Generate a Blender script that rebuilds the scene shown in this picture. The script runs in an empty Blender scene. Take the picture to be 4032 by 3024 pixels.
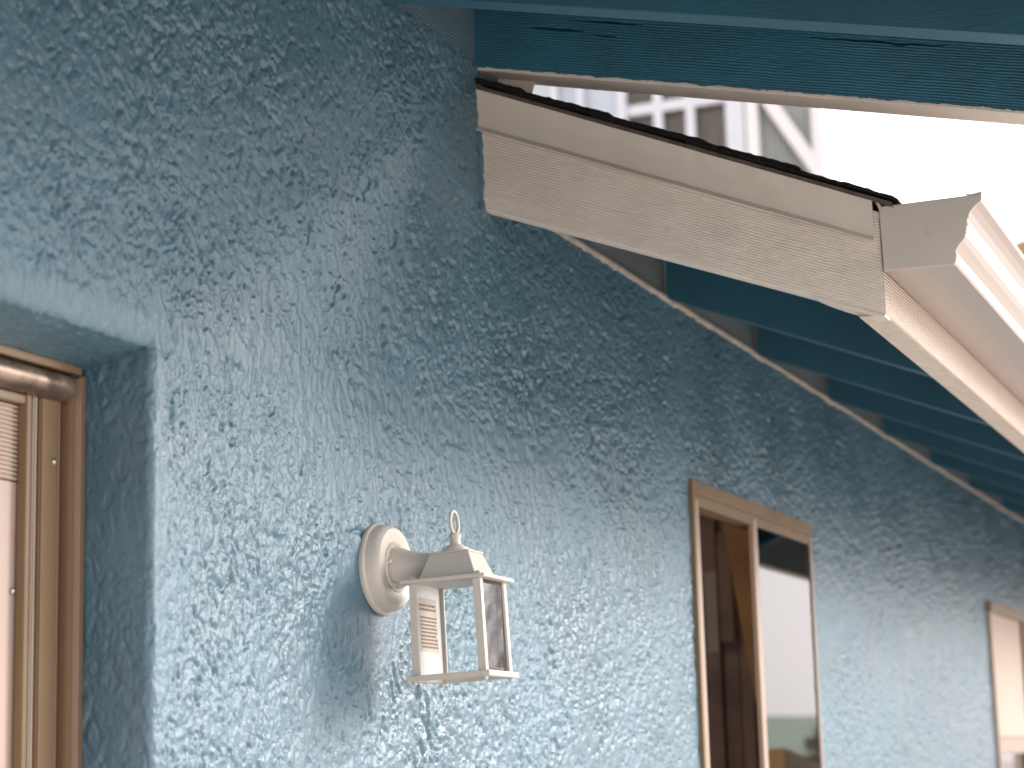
import bpy, bmesh, math, random
import numpy as np
from mathutils import Matrix, Vector

random.seed(7)
sc = bpy.context.scene
COL = sc.collection
rad = math.radians

# ------------------------------------------------------------------ camera
cam_d = bpy.data.cameras.new("camera")
cam = bpy.data.objects.new("camera", cam_d)
COL.objects.link(cam)
CX, CY, CZ = 0.0, -1.16, 1.60
R = [[0.38355962, -0.15845637, -0.90982064],
     [-0.92311772, -0.09471695, -0.37266925],
     [-0.02712362, 0.98281243, -0.18260348]]
cam.matrix_world = Matrix([R[0] + [CX], R[1] + [CY], R[2] + [CZ], [0, 0, 0, 1]])
cam_d.sensor_width = 36.0
cam_d.lens = 71.67
cam_d.clip_start = 0.05
cam_d.clip_end = 900
cam_d.dof.use_dof = True
cam_d.dof.focus_distance = 2.62
cam_d.dof.aperture_fstop = 5.6
sc.camera = cam

# ------------------------------------------------------------------ sky, sun, exposure
SUN = Vector((0.80, -1.0, 0.50)).normalized()
world = bpy.data.worlds.new("World")
sc.world = world
world.use_nodes = True
wn = world.node_tree
wn.nodes.clear()
w_out = wn.nodes.new("ShaderNodeOutputWorld")
w_bg = wn.nodes.new("ShaderNodeBackground")
w_sky = wn.nodes.new("ShaderNodeTexSky")
w_sky.sky_type = 'NISHITA'
w_sky.sun_disc = False
w_sky.sun_elevation = math.asin(SUN.z)
w_sky.sun_rotation = math.atan2(SUN.x, SUN.y)
w_sky.air_density = 1.0
w_sky.dust_density = 4.0
w_hsv = wn.nodes.new("ShaderNodeHueSaturation")
w_hsv.inputs['Saturation'].default_value = 0.30
w_tint = wn.nodes.new("ShaderNodeMix")
w_tint.data_type = 'RGBA'
w_tint.blend_type = 'MULTIPLY'
w_tint.inputs[0].default_value = 1.0
w_tint.inputs[7].default_value = (1.0, 0.955, 0.955, 1)
w_bg.inputs['Strength'].default_value = 0.13
wn.links.new(w_sky.outputs[0], w_hsv.inputs['Color'])
wn.links.new(w_hsv.outputs[0], w_tint.inputs[6])
w_cloud = wn.nodes.new("ShaderNodeMix")      # thin bright overcast over the clear sky
w_cloud.data_type = 'RGBA'
w_cloud.inputs[0].default_value = 0.82
w_cloud.inputs[7].default_value = (9.0, 8.5, 8.55, 1)
wn.links.new(w_tint.outputs[2], w_cloud.inputs[6])
wn.links.new(w_cloud.outputs[2], w_bg.inputs['Color'])
wn.links.new(w_bg.outputs[0], w_out.inputs[0])

sun_d = bpy.data.lights.new("sun", 'SUN')
sun_d.energy = 1.5
sun_d.angle = rad(24)
sun_d.color = (1.0, 0.95, 0.91)
sun = bpy.data.objects.new("sun", sun_d)
COL.objects.link(sun)
sun.rotation_euler = (-SUN).to_track_quat('-Z', 'Y').to_euler()

sc.view_settings.view_transform = 'Standard'
sc.view_settings.look = 'None'
sc.view_settings.gamma = 1
sc.view_settings.use_curve_mapping = False
sc.view_settings.exposure = 1.3
try:
    sc.cycles.max_bounces = 8
    sc.cycles.transparent_max_bounces = 12
    sc.cycles.use_denoising = True
except Exception:
    pass

# ------------------------------------------------------------------ noise in numpy
def _hash(ix, iy, iz, seed):
    h = (ix.astype(np.uint32) * np.uint32(374761393) + iy.astype(np.uint32) * np.uint32(668265263)
         + iz.astype(np.uint32) * np.uint32(2147483647) + np.uint32(seed * 974711))
    h = (h ^ (h >> np.uint32(13))) * np.uint32(1274126177)
    h = (h ^ (h >> np.uint32(16))) * np.uint32(2246822519)
    return h ^ (h >> np.uint32(15))

_G = np.random.RandomState(3).normal(size=(256, 3))
_G = (_G / np.linalg.norm(_G, axis=1)[:, None]).astype(np.float32)

def gnoise(x, y, z, seed=1):
    """gradient noise, about -1..1"""
    fx, fy, fz = np.floor(x), np.floor(y), np.floor(z)
    ix, iy, iz = fx.astype(np.int64), fy.astype(np.int64), fz.astype(np.int64)
    dx, dy, dz = (x - fx).astype(np.float32), (y - fy).astype(np.float32), (z - fz).astype(np.float32)
    u = dx * dx * dx * (dx * (dx * 6 - 15) + 10)
    v = dy * dy * dy * (dy * (dy * 6 - 15) + 10)
    w = dz * dz * dz * (dz * (dz * 6 - 15) + 10)
    out = 0
    for a in (0, 1):
        for b in (0, 1):
            for c in (0, 1):
                g = _G[_hash(ix + a, iy + b, iz + c, seed) & np.uint32(255)]
                d = g[:, 0] * (dx - a) + g[:, 1] * (dy - b) + g[:, 2] * (dz - c)
                out = out + d * (u if a else 1 - u) * (v if b else 1 - v) * (w if c else 1 - w)
    return out * 1.7

def sstep(a, b, x):
    t = np.clip((x - a) / (b - a), 0, 1)
    return t * t * (3 - 2 * t)

def stucco_height(x, y, z, smooth=0.0):
    """trowelled dash stucco: metres, outward positive"""
    wx = gnoise(x * 22, y * 22, z * 16, 11) * 0.010
    wz = gnoise(x * 22 + 9, y * 22, z * 16 + 5, 12) * 0.008
    X, Y, Z = x + wx, y + wx, z + wz
    rough = sstep(-0.55, 0.25, gnoise(x * 2.6, y * 2.6, z * 4.2 + 3, 13) + 0.25 * gnoise(x * 9, y * 9, z * 9, 14))
    rough = 0.42 + 0.58 * rough
    low = gnoise(x * 7, y * 7, z * 7, 15) * 0.0016
    lump = gnoise(X * 84, Y * 84, Z * 52, 16)
    lump = np.tanh(lump * 2.8)                       # flattened tops
    n1 = gnoise(X * 40, Y * 40, Z * 16, 17)
    m1 = sstep(-0.12, 0.30, gnoise(x * 13, y * 13, z * 8, 18))
    groove = (1 - sstep(0.02, 0.19, np.abs(n1))) * m1
    n1b = gnoise(X * 104 + 7, Y * 104, Z * 42, 27)
    m1b = sstep(-0.15, 0.3, gnoise(x * 19 + 4, y * 19, z * 12, 28))
    groove2 = (1 - sstep(0.0, 0.20, np.abs(n1b))) * m1b
    n2 = gnoise(X * 185, Y * 185, Z * 120, 19)
    grain = gnoise(X * 250, Y * 250, Z * 185, 20)
    pit = sstep(0.36, 0.56, gnoise(X * 98, Y * 98, Z * 70, 21))
    band = 0.7 + 0.5 * gnoise(x * 3.1 + 2, y, z * 2.2, 29)           # passes of the trowel
    h = low + 0.90 * rough * (lump * 0.00125 + n2 * 0.00150 + grain * 0.00105 - groove2 * 0.0026) \
        - groove * 0.0046 * (0.3 + 0.7 * rough) * band - pit * 0.0022
    return h * (1 - smooth)

# ------------------------------------------------------------------ mesh helpers
def link(name, me, mat=None, parent=None, smooth=False):
    o = bpy.data.objects.new(name, me)
    COL.objects.link(o)
    if mat is not None and len(me.materials) == 0:
        me.materials.append(mat)
    if parent is not None:
        o.parent = parent
    if smooth:
        me.polygons.foreach_set('use_smooth', [True] * len(me.polygons))
    return o

def mesh(name, V, F, mat=None, parent=None, smooth=False):
    me = bpy.data.meshes.new(name)
    me.from_pydata([tuple(v) for v in V], [], F)
    me.update()
    return link(name, me, mat, parent, smooth)

def tag(o, label=None, cat=None, group=None, kind=None):
    if label: o['label'] = label
    if cat: o['category'] = cat
    if group: o['group'] = group
    if kind: o['kind'] = kind
    return o

def empty(name, loc=(0, 0, 0)):
    o = bpy.data.objects.new(name, None)
    o.empty_display_size = 0.05
    COL.objects.link(o)
    o.location = loc
    return o

class MB:
    def __init__(s):
        s.V, s.F = [], []
    def add(s, V, F):
        k = len(s.V)
        s.V += [tuple(v) for v in V]
        s.F += [tuple(i + k for i in f) for f in F]
        return s
    def box(s, a, b):
        (x0, y0, z0), (x1, y1, z1) = a, b
        V = [(x0, y0, z0), (x1, y0, z0), (x1, y1, z0), (x0, y1, z0), (x0, y0, z1), (x1, y0, z1), (x1, y1, z1), (x0, y1, z1)]
        return s.add(V, [(0, 3, 2, 1), (4, 5, 6, 7), (0, 1, 5, 4), (1, 2, 6, 5), (2, 3, 7, 6), (3, 0, 4, 7)])
    def prism(s, prof, d0, d1, f):
        """closed profile [(a,b)] swept d0..d1; f(a,b,d)->xyz"""
        n = len(prof)
        V = [f(a, b, d0) for a, b in prof] + [f(a, b, d1) for a, b in prof]
        F = [(i, (i + 1) % n, n + (i + 1) % n, n + i) for i in range(n)]
        F += [tuple(range(n - 1, -1, -1)), tuple(range(n, 2 * n))]
        return s.add(V, F)
    def lathe(s, prof, f, n=40, cap=True):
        """prof [(r, h)]; f(cos*r, sin*r, h)->xyz"""
        V, F = [], []
        for r, h in prof:
            for k in range(n):
                t = 2 * math.pi * k / n
                V.append(f(r * math.cos(t), r * math.sin(t), h))
        for i in range(len(prof) - 1):
            for k in range(n):
                a, b = i * n + k, i * n + (k + 1) % n
                F.append((a, b, b + n, a + n))
        if cap:
            F.append(tuple(range(n - 1, -1, -1)))
            F.append(tuple(range((len(prof) - 1) * n, len(prof) * n)))
        return s.add(V, F)
    def build(s, name, mat=None, parent=None, smooth=False, bevel=0, seg=2):
        o = mesh(name, s.V, s.F, mat, parent)
        bm = bmesh.new()
        bm.from_mesh(o.data)
        bmesh.ops.recalc_face_normals(bm, faces=bm.faces)
        if bevel:
            es = [e for e in bm.edges if len(e.link_faces) == 2 and e.calc_face_angle(0) > 0.5]
            bmesh.ops.bevel(bm, geom=es, offset=bevel, segments=seg, affect='EDGES', clamp_overlap=True)
        bm.to_mesh(o.data)
        bm.free()
        if smooth or bevel:
            o.data.polygons.foreach_set('use_smooth', [True] * len(o.data.polygons))
            if hasattr(o.data, 'set_sharp_from_angle'):
                o.data.set_sharp_from_angle(angle=rad(38))
        return o

def dup(o, parent):
    c = o.copy()
    COL.objects.link(c)
    c.parent = parent
    return c

def grid_obj(name, P, nu, nv, mat, parent=None, keep=None, smooth=True, extraV=None, extraF=None):
    """P: (nu*nv,3) array, u slow, v fast"""
    idx = np.arange(nu * nv).reshape(nu, nv)
    F = np.stack([idx[:-1, :-1], idx[1:, :-1], idx[1:, 1:], idx[:-1, 1:]], -1).reshape(-1, 4)
    if keep is not None:
        F = F[keep.reshape(-1)]
    used = np.zeros(nu * nv, bool)
    used[F.ravel()] = True
    remap = np.cumsum(used) - 1
    V = P[used]
    F = remap[F]
    me = bpy.data.meshes.new(name)
    me.vertices.add(len(V))
    me.vertices.foreach_set('co', V.astype(np.float32).ravel())
    me.loops.add(F.size)
    me.loops.foreach_set('vertex_index', F.astype(np.int32).ravel())
    me.polygons.add(len(F))
    me.polygons.foreach_set('loop_start', np.arange(0, F.size, 4, dtype=np.int32))
    me.polygons.foreach_set('loop_total', np.full(len(F), 4, np.int32))
    me.polygons.foreach_set('use_smooth', np.full(len(F), smooth))
    me.update(calc_edges=True)
    me.validate()
    return link(name, me, mat, parent)

# ------------------------------------------------------------------ materials
def material(name, color, rough=0.6, metal=0.0, spec=0.5, var=0.06, var_scale=6.0, bump=0.0, bump_scale=300.0,
             bump_dist=0.001, bump_stretch=(1, 1, 1), dirt=None, dirt_amt=0.0, dirt_scale=3.0, rough_var=0.0):
    m = bpy.data.materials.new(name)
    m.use_nodes = True
    nt = m.node_tree
    b = nt.nodes['Principled BSDF']
    b.inputs['Roughness'].default_value = rough
    b.inputs['Metallic'].default_value = metal
    b.inputs['Specular IOR Level'].default_value = spec
    tc = nt.nodes.new('ShaderNodeTexCoord')
    n1 = nt.nodes.new('ShaderNodeTexNoise')
    n1.inputs['Scale'].default_value = var_scale
    n1.inputs['Detail'].default_value = 6
    nt.links.new(tc.outputs['Object'], n1.inputs['Vector'])
    ramp = nt.nodes.new('ShaderNodeMapRange')
    ramp.inputs['From Min'].default_value = 0.3
    ramp.inputs['From Max'].default_value = 0.7
    ramp.inputs['To Min'].default_value = 1 - var
    ramp.inputs['To Max'].default_value = 1 + var
    nt.links.new(n1.outputs['Fac'], ramp.inputs['Value'])
    mul = nt.nodes.new('ShaderNodeVectorMath')
    mul.operation = 'SCALE'
    mul.inputs[0].default_value = color[:3]
    nt.links.new(ramp.outputs[0], mul.inputs['Scale'])
    out = mul.outputs[0]
    if dirt is not None:
        n2 = nt.nodes.new('ShaderNodeTexNoise')
        n2.inputs['Scale'].default_value = dirt_scale
        n2.inputs['Detail'].default_value = 8
        n2.inputs['Roughness'].default_value = 0.65
        nt.links.new(tc.outputs['Object'], n2.inputs['Vector'])
        r2 = nt.nodes.new('ShaderNodeMapRange')
        r2.inputs['From Min'].default_value = 0.5
        r2.inputs['From Max'].default_value = 0.75
        r2.inputs['To Max'].default_value = dirt_amt
        nt.links.new(n2.outputs['Fac'], r2.inputs['Value'])
        mx = nt.nodes.new('ShaderNodeMix')
        mx.data_type = 'RGBA'
        nt.links.new(r2.outputs[0], mx.inputs[0])
        nt.links.new(out, mx.inputs[6])
        mx.inputs[7].default_value = (*dirt, 1)
        out = mx.outputs[2]
    nt.links.new(out, b.inputs['Base Color'])
    if rough_var:
        r3 = nt.nodes.new('ShaderNodeMapRange')
        r3.inputs['From Min'].default_value = 0.3
        r3.inputs['From Max'].default_value = 0.7
        r3.inputs['To Min'].default_value = max(0.05, rough - rough_var)
        r3.inputs['To Max'].default_value = min(1, rough + rough_var)
        nt.links.new(n1.outputs['Fac'], r3.inputs['Value'])
        nt.links.new(r3.outputs[0], b.inputs['Roughness'])
    if bump:
        mp = nt.nodes.new('ShaderNodeMapping')
        mp.inputs['Scale'].default_value = bump_stretch
        nt.links.new(tc.outputs['Object'], mp.inputs['Vector'])
        n3 = nt.nodes.new('ShaderNodeTexNoise')
        n3.inputs['Scale'].default_value = bump_scale
        n3.inputs['Detail'].default_value = 4
        nt.links.new(mp.outputs[0], n3.inputs['Vector'])
        bp = nt.nodes.new('ShaderNodeBump')
        bp.inputs['Strength'].default_value = bump
        bp.inputs['Distance'].default_value = bump_dist
        nt.links.new(n3.outputs['Fac'], bp.inputs['Height'])
        nt.links.new(bp.outputs[0], b.inputs['Normal'])
    return m

def comb(m, direction, spacing=0.0042, dist=0.0008, strength=0.8):
    """fine resawn grooves as a bump; direction = vector along which the bands repeat"""
    nt = m.node_tree
    b = nt.nodes['Principled BSDF']
    tc = nt.nodes.new('ShaderNodeTexCoord')
    dv = nt.nodes.new('ShaderNodeVectorMath')
    dv.operation = 'DOT_PRODUCT'
    d = Vector(direction).normalized()
    dv.inputs[1].default_value = d
    nt.links.new(tc.outputs['Object'], dv.inputs[0])
    ns = nt.nodes.new('ShaderNodeTexNoise')
    ns.inputs['Scale'].default_value = 30
    ns.inputs['Detail'].default_value = 5
    nt.links.new(tc.outputs['Object'], ns.inputs['Vector'])
    ma = nt.nodes.new('ShaderNodeMath')
    ma.operation = 'MULTIPLY_ADD'
    ma.inputs[1].default_value = spacing * 1.2
    nt.links.new(ns.outputs['Fac'], ma.inputs[0])
    nt.links.new(dv.outputs['Value'], ma.inputs[2])
    m2 = nt.nodes.new('ShaderNodeMath')
    m2.operation = 'MULTIPLY'
    m2.inputs[1].default_value = 2 * math.pi / spacing
    nt.links.new(ma.outputs[0], m2.inputs[0])
    sn = nt.nodes.new('ShaderNodeMath')
    sn.operation = 'SINE'
    nt.links.new(m2.outputs[0], sn.inputs[0])
    bp = nt.nodes.new('ShaderNodeBump')
    bp.inputs['Strength'].default_value = strength
    bp.inputs['Distance'].default_value = dist
    nt.links.new(sn.outputs[0], bp.inputs['Height'])
    nt.links.new(bp.outputs[0], b.inputs['Normal'])
    return m

WALLC = (0.070, 0.146, 0.196)
M_wall = material("stucco_paint", WALLC, rough=0.35, spec=0.7, var=0.14, var_scale=4, bump=0.8, bump_scale=420,
                  bump_dist=0.0012, rough_var=0.1, dirt=(0.17, 0.23, 0.28), dirt_amt=0.2, dirt_scale=9)
M_reveal = material("reveal_paint", (0.125, 0.235, 0.290), rough=0.55, var=0.06, bump=0.3, bump_scale=300)
M_bwood = material("dark_blue_wood_paint", (0.028, 0.138, 0.205), rough=0.5, var=0.10, var_scale=12, bump=0.3,
                   bump_scale=400, bump_dist=0.0006)
M_rafter = material("rafter_paint", (0.025, 0.108, 0.160), rough=0.5, var=0.10, bump=0.5, bump_scale=160, bump_dist=0.0012, bump_stretch=(1, 0.15, 2))
M_block = comb(material("frieze_block_paint", (0.11, 0.175, 0.215), rough=0.6, var=0.08), (0, 0, 1), 0.0055, 0.0007, 0.5)
M_block_far = material("frieze_block_beige", (0.15, 0.17, 0.17), rough=0.6, var=0.12, dirt=(0.12, 0.2, 0.25), dirt_amt=0.7, dirt_scale=4)
M_cream = material("cream_wood_paint", (0.68, 0.615, 0.545), rough=0.55, var=0.05, var_scale=14, bump=0.35, bump_scale=450,
                   bump_dist=0.0006)
M_cream_fascia = comb(material("cream_fascia_paint", (0.58, 0.485, 0.40), rough=0.5, var=0.05), (0, 0, 1), 0.005, 0.0010, 1.0)
M_flash = material("flashing_metal_paint", (0.67, 0.605, 0.535), rough=0.40, var=0.03, bump=0.08, bump_scale=700, bump_dist=0.0003)
M_gutter = material("gutter_metal_paint", (0.36, 0.305, 0.27), rough=0.30, var=0.03, spec=0.6, bump=0.05, bump_scale=900, bump_dist=0.0002)
M_cap = material("gutter_cap_paint", (0.53, 0.495, 0.44), rough=0.42, var=0.03, spec=0.5, bump=0.1, bump_scale=900, bump_dist=0.0003)
M_shingle = material("asphalt_shingle", (0.018, 0.017, 0.017), rough=0.95, spec=0.2, var=0.35, var_scale=220, bump=1.0, bump_scale=600, bump_dist=0.003)
M_under = material("brown_underlay", (0.10, 0.075, 0.062), rough=0.9, var=0.25, var_scale=60, bump=0.6, bump_scale=300, bump_dist=0.002)
M_tan = material("tan_window_metal", (0.18, 0.118, 0.062), rough=0.42, var=0.05, spec=0.5, rough_var=0.08)
M_tan_light = material("tan_window_edge", (0.33, 0.245, 0.185), rough=0.35, var=0.05)
M_track = material("worn_bronze_track", (0.33, 0.25, 0.20), rough=0.33, metal=0.85, var=0.25, var_scale=25,
                   dirt=(0.04, 0.03, 0.025), dirt_amt=0.8, dirt_scale=22, rough_var=0.15)
M_dark = material("dark_seal_and_backing", (0.025, 0.018, 0.013), rough=0.7)
M_bead = material("grey_weather_bead", (0.40, 0.33, 0.28), rough=0.4)
M_blind = material("cream_blind", (0.46, 0.37, 0.30), rough=0.6, var=0.03)
M_panel = material("cream_door_panel", (0.42, 0.325, 0.275), rough=0.45, var=0.03)
M_lamp = material("cream_lamp_enamel", (0.53, 0.49, 0.435), rough=0.40, var=0.03, spec=0.5, bump=0.22, bump_scale=1400, bump_dist=0.0003)
M_white = material("white_backplate", (0.86, 0.85, 0.83), rough=0.35, var=0.02)
M_label = material("sticker_paper", (0.74, 0.66, 0.58), rough=0.6, var=0.02)
M_ink = material("sticker_ink", (0.42, 0.29, 0.22), rough=0.7)
M_caulk = material("cream_overspray", (0.34, 0.31, 0.27), rough=0.7, var=0.25, var_scale=30, dirt=(0.13, 0.21, 0.26), dirt_amt=0.5, dirt_scale=14)
M_brown = material("brown_stained_board", (0.27, 0.18, 0.135), rough=0.6, var=0.3, var_scale=10)
M_orange = material("orange_pine_board", (0.48, 0.27, 0.10), rough=0.5, var=0.2, var_scale=9)
M_slat = material("grey_blind_slat", (0.45, 0.38, 0.33), rough=0.6)
M_room = material("dim_plaster", (0.30, 0.24, 0.20), rough=0.8)
M_nwall = material("white_siding_paint", (0.34, 0.375, 0.425), rough=0.6, var=0.03)
M_ntrim = material("bright_trim_paint", (0.44, 0.455, 0.49), rough=0.5, var=0.02)
M_npost = material("white_post_paint", (0.55, 0.53, 0.53), rough=0.5, var=0.02)
M_nblind = material("brown_blind", (0.17, 0.135, 0.11), rough=0.8, var=0.06)
M_corr = material("corrugated_panel", (0.27, 0.285, 0.275), rough=0.5, var=0.05, var_scale=2)
M_conc = material("concrete", (0.58, 0.53, 0.48), rough=0.9, var=0.12, var_scale=2, bump=0.4, bump_scale=60, bump_dist=0.004)
M_roofg = material("pale_green_roof", (0.34, 0.42, 0.33), rough=0.8, var=0.1)
M_hwall = material("beige_house_paint", (0.55, 0.47, 0.40), rough=0.8, var=0.05)
M_leaf = material("leaf", (0.06, 0.085, 0.035), rough=0.7, var=0.4, var_scale=3)
M_bark = material("bark", (0.12, 0.095, 0.075), rough=0.9, var=0.3, var_scale=20)
M_rail = material("varnished_rail", (0.62, 0.36, 0.16), rough=0.4, var=0.1)
M_screw = material("screw_steel", (0.5, 0.47, 0.43), rough=0.3, metal=0.9)
M_siding_tan = material("tan_eave_paint", (0.34, 0.19, 0.075), rough=0.6)

def glass_mat(name, tint=(1, 1, 1), rough=0.0, ior=1.52):
    m = bpy.data.materials.new(name)
    m.use_nodes = True
    nt = m.node_tree
    nt.nodes.clear()
    o = nt.nodes.new('ShaderNodeOutputMaterial')
    mx = nt.nodes.new('ShaderNodeMixShader')
    tr = nt.nodes.new('ShaderNodeBsdfTransparent')
    gl = nt.nodes.new('ShaderNodeBsdfGlossy')
    fr = nt.nodes.new('ShaderNodeFresnel')
    tr.inputs[0].default_value = (*tint, 1)
    gl.inputs['Roughness'].default_value = rough
    fr.inputs[0].default_value = ior
    nt.links.new(fr.outputs[0], mx.inputs[0])
    nt.links.new(tr.outputs[0], mx.inputs[1])
    nt.links.new(gl.outputs[0], mx.inputs[2])
    nt.links.new(mx.outputs[0], o.inputs[0])
    return m
M_glass = glass_mat("window_glass", ior=2.5)
M_nglass = glass_mat("neighbour_glass", ior=1.25)
M_lglass = glass_mat("lantern_glass", (0.98, 0.99, 0.99), 0.0, 1.22)
M_oglass = glass_mat("lantern_outer_glass", (0.98, 0.99, 0.99), 0.0, 2.6)

# ------------------------------------------------------------------ ground
g = MB().box((-60, -200, -0.3), (300, 120, 0.0)).build("ground", M_conc)
tag(g, kind='structure')

# ================================================================== BLUE HOUSE
house = empty("blue_house", (0, 0, 0))
tag(house, "blue stucco house with beige trim, dark blue eaves and tan windows", "house")

# ---- stucco wall surface
XE, ZE, RF = 1.827, 2.046, 0.011
HEADZ = 3.4                           # the head rounds over more gently than the jamb     # door recess edge and fillet
cols = [1.40]
while cols[-1] < XE - 0.004:
    cols.append(cols[-1] + 0.0019)
fil = [RF * (1 - math.cos(math.pi / 2 * k / 12)) for k in range(13)]
cols = [c for c in cols if c < XE - 0.0005] + [XE + f for f in fil]
while cols[-1] < 14.0:
    x = cols[-1]
    cols.append(x + max(0.0015, 0.00040 * (x * x + 1.35)))
cols = np.array(cols)
DZ = 0.00175
rows = [z for z in np.arange(1.53, ZE - 0.0008, DZ)] + [ZE + f * HEADZ for f in fil]
z = rows[-1]
while z < 2.662:
    z += DZ
    rows.append(z)
rows = np.array(rows)
XX, ZZ = np.meshgrid(cols, rows, indexing='ij')
nu, nv = XX.shape
x = XX.ravel(); z = ZZ.ravel()
dxo = np.maximum(x - XE, 0); dzo = np.maximum(z - ZE, 0) / HEADZ
d = np.sqrt(dxo ** 2 + dzo ** 2)
inside = (x < XE) & (z < ZE)
s = np.clip((RF - d) / RF, 0, 1)
cth = np.sqrt(np.clip(1 - s * s, 0, 1))
y = RF * (1 - cth)
dn = np.maximum(d, 1e-9)
ux = np.where(d > 1e-9, dxo / dn, 0); uz = np.where(d > 1e-9, dzo / dn, 0)
corner = d <= 1e-9
ux = np.where(corner & (z < ZE), 1, ux); uz = np.where(corner & (x < XE), 1, uz)
ux = np.where(corner & (x >= XE) & (z >= ZE), 0.707, ux); uz = np.where(corner & (x >= XE) & (z >= ZE), 0.707, uz)
smooth_near = 0.55 * (1 - sstep(0.004, 0.04, d))           # floated smoother round the opening
# smoother patch around the lantern plate
dl = np.sqrt(((x - 2.33) / 0.11) ** 2 + ((z - 1.80) / 0.085) ** 2)
smooth_lamp = 0.7 * (1 - sstep(0.75, 1.15, dl + 0.15 * gnoise(x * 14, z * 14, z * 0, 44)))
sm = np.maximum(smooth_near, smooth_lamp)
h = stucco_height(x, y, z, sm)
# broad unevenness under the eaves line
P = np.stack([x - ux * s * h, y - cth * h, z - uz * s * h], 1)
# hide the surface behind beam / eave with a ragged top
xc = 0.5 * (cols[:-1] + cols[1:])[:, None] + 0 * rows[None, 1:]
zc = 0.5 * (rows[:-1] + rows[1:])[None, :] + 0 * cols[1:, None]
keep = ~((xc < XE) & (zc < ZE))
keep &= ~((xc > 3.745) & (xc < 4.600) & (zc < 2.105))
keep &= ~((xc > 7.04) & (xc < 7.72) & (zc < 2.07))
tw = gnoise(xc.ravel() * 9, xc.ravel() * 0, zc.ravel() * 9, 50).reshape(xc.shape) * 0.006
keep &= ~((xc > 2.74) & (zc > 2.462 + tw))
keep &= ~((xc <= 2.74) & (zc > 2.648 + tw))
wall = grid_obj("stucco_wall", P, nu, nv, M_wall, house, keep)
tag(wall, "rough blue stucco", kind=None)

# jamb and head of the recess
def reveal_patch(kind):
    ys = np.concatenate([np.linspace(RF, 0.105, 52)])
    if kind == 'jamb':
        a = rows[rows <= ZE]
    else:
        a = cols[cols <= XE]
    A, Y = np.meshgrid(a, ys, indexing='ij')
    A = A.ravel(); Yr = Y.ravel()
    if kind == 'jamb':
        hh = stucco_height(np.full_like(A, XE), Yr, A, 0.6)
        hs = stucco_height(np.full_like(A, XE), np.full_like(A, RF), A, 0.55)
        t = sstep(RF, RF + 0.01, Yr)
        hh = hs * (1 - t) + hh * t
        Pp = np.stack([XE - hh, Yr, A], 1)
    else:
        hh = stucco_height(A, Yr, np.full_like(A, ZE), 0.6)
        hs = stucco_height(A, np.full_like(A, RF), np.full_like(A, ZE), 0.55)
        t = sstep(RF, RF + 0.01, Yr)
        hh = hs * (1 - t) + hh * t
        Pp = np.stack([A, Yr, ZE - hh - 0.017 * np.clip((Yr - RF) / 0.075, 0, 1)], 1)
    return grid_obj("reveal", Pp, len(a), len(ys), M_wall, house)
reveal_patch('jamb'); reveal_patch('head')

# plain body of the house: lower wall, wall core, end walls, floors (real, mostly out of frame)
b = MB()
b.box((1.829, 0.004, 0.0), (3.742, 0.03, 1.535))
b.box((4.603, 0.004, 0.0), (7.038, 0.03, 1.535))
b.box((7.722, 0.004, 0.0), (14.0, 0.03, 1.535))
b.box((3.742, 0.005, 0.0), (4.603, 0.03, 1.10))
b.box((7.038, 0.005, 0.0), (7.722, 0.03, 1.10))
b.box((-4.0, 0.004, 0.0), (0.0, 0.03, 2.66))
b.box((0.0, 0.004, 2.032), (1.402, 0.03, 2.66))
b.build("lower_wall", M_wall, house)
b = MB()
# cores behind the stucco skin so that no daylight leaks in
b.box((1.86, 0.032, 0.0), (3.742, 0.12, 2.452))
b.box((4.603, 0.032, 0.0), (7.038, 0.12, 2.44))
b.box((7.722, 0.032, 0.0), (14.0, 0.12, 2.44))
b.box((3.742, 0.032, 2.11), (4.603, 0.12, 2.44))
b.box((7.038, 0.032, 2.08), (7.722, 0.12, 2.44))
b.box((0.0, 0.11, 2.05), (1.86, 0.16, 2.62))
b.box((1.86, 0.032, 2.452), (2.72, 0.12, 2.64))
b.build("wall_core", M_room, house)

# room behind the open window
b = MB()
b.box((2.9, 0.121, 1.05), (2.93, 2.2, 2.44))
b.box((5.25, 0.121, 1.05), (5.28, 2.2, 2.44))
b.box((2.93, 2.17, 1.05), (5.25, 2.2, 1.75))  # back wall cut low so daylight enters and brightens the room
b.box((2.93, 0.121, 1.02), (5.25, 2.17, 1.048))
b.box((2.93, 0.121, 2.442), (5.25, 2.17, 2.46))
b.build("room_shell", M_room, house)

# upper end wall above the low roof
MB().box((2.735, 0.13, 2.66), (2.765, 4.0, 3.6)).build("gable_wall", M_wall, house)

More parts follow.
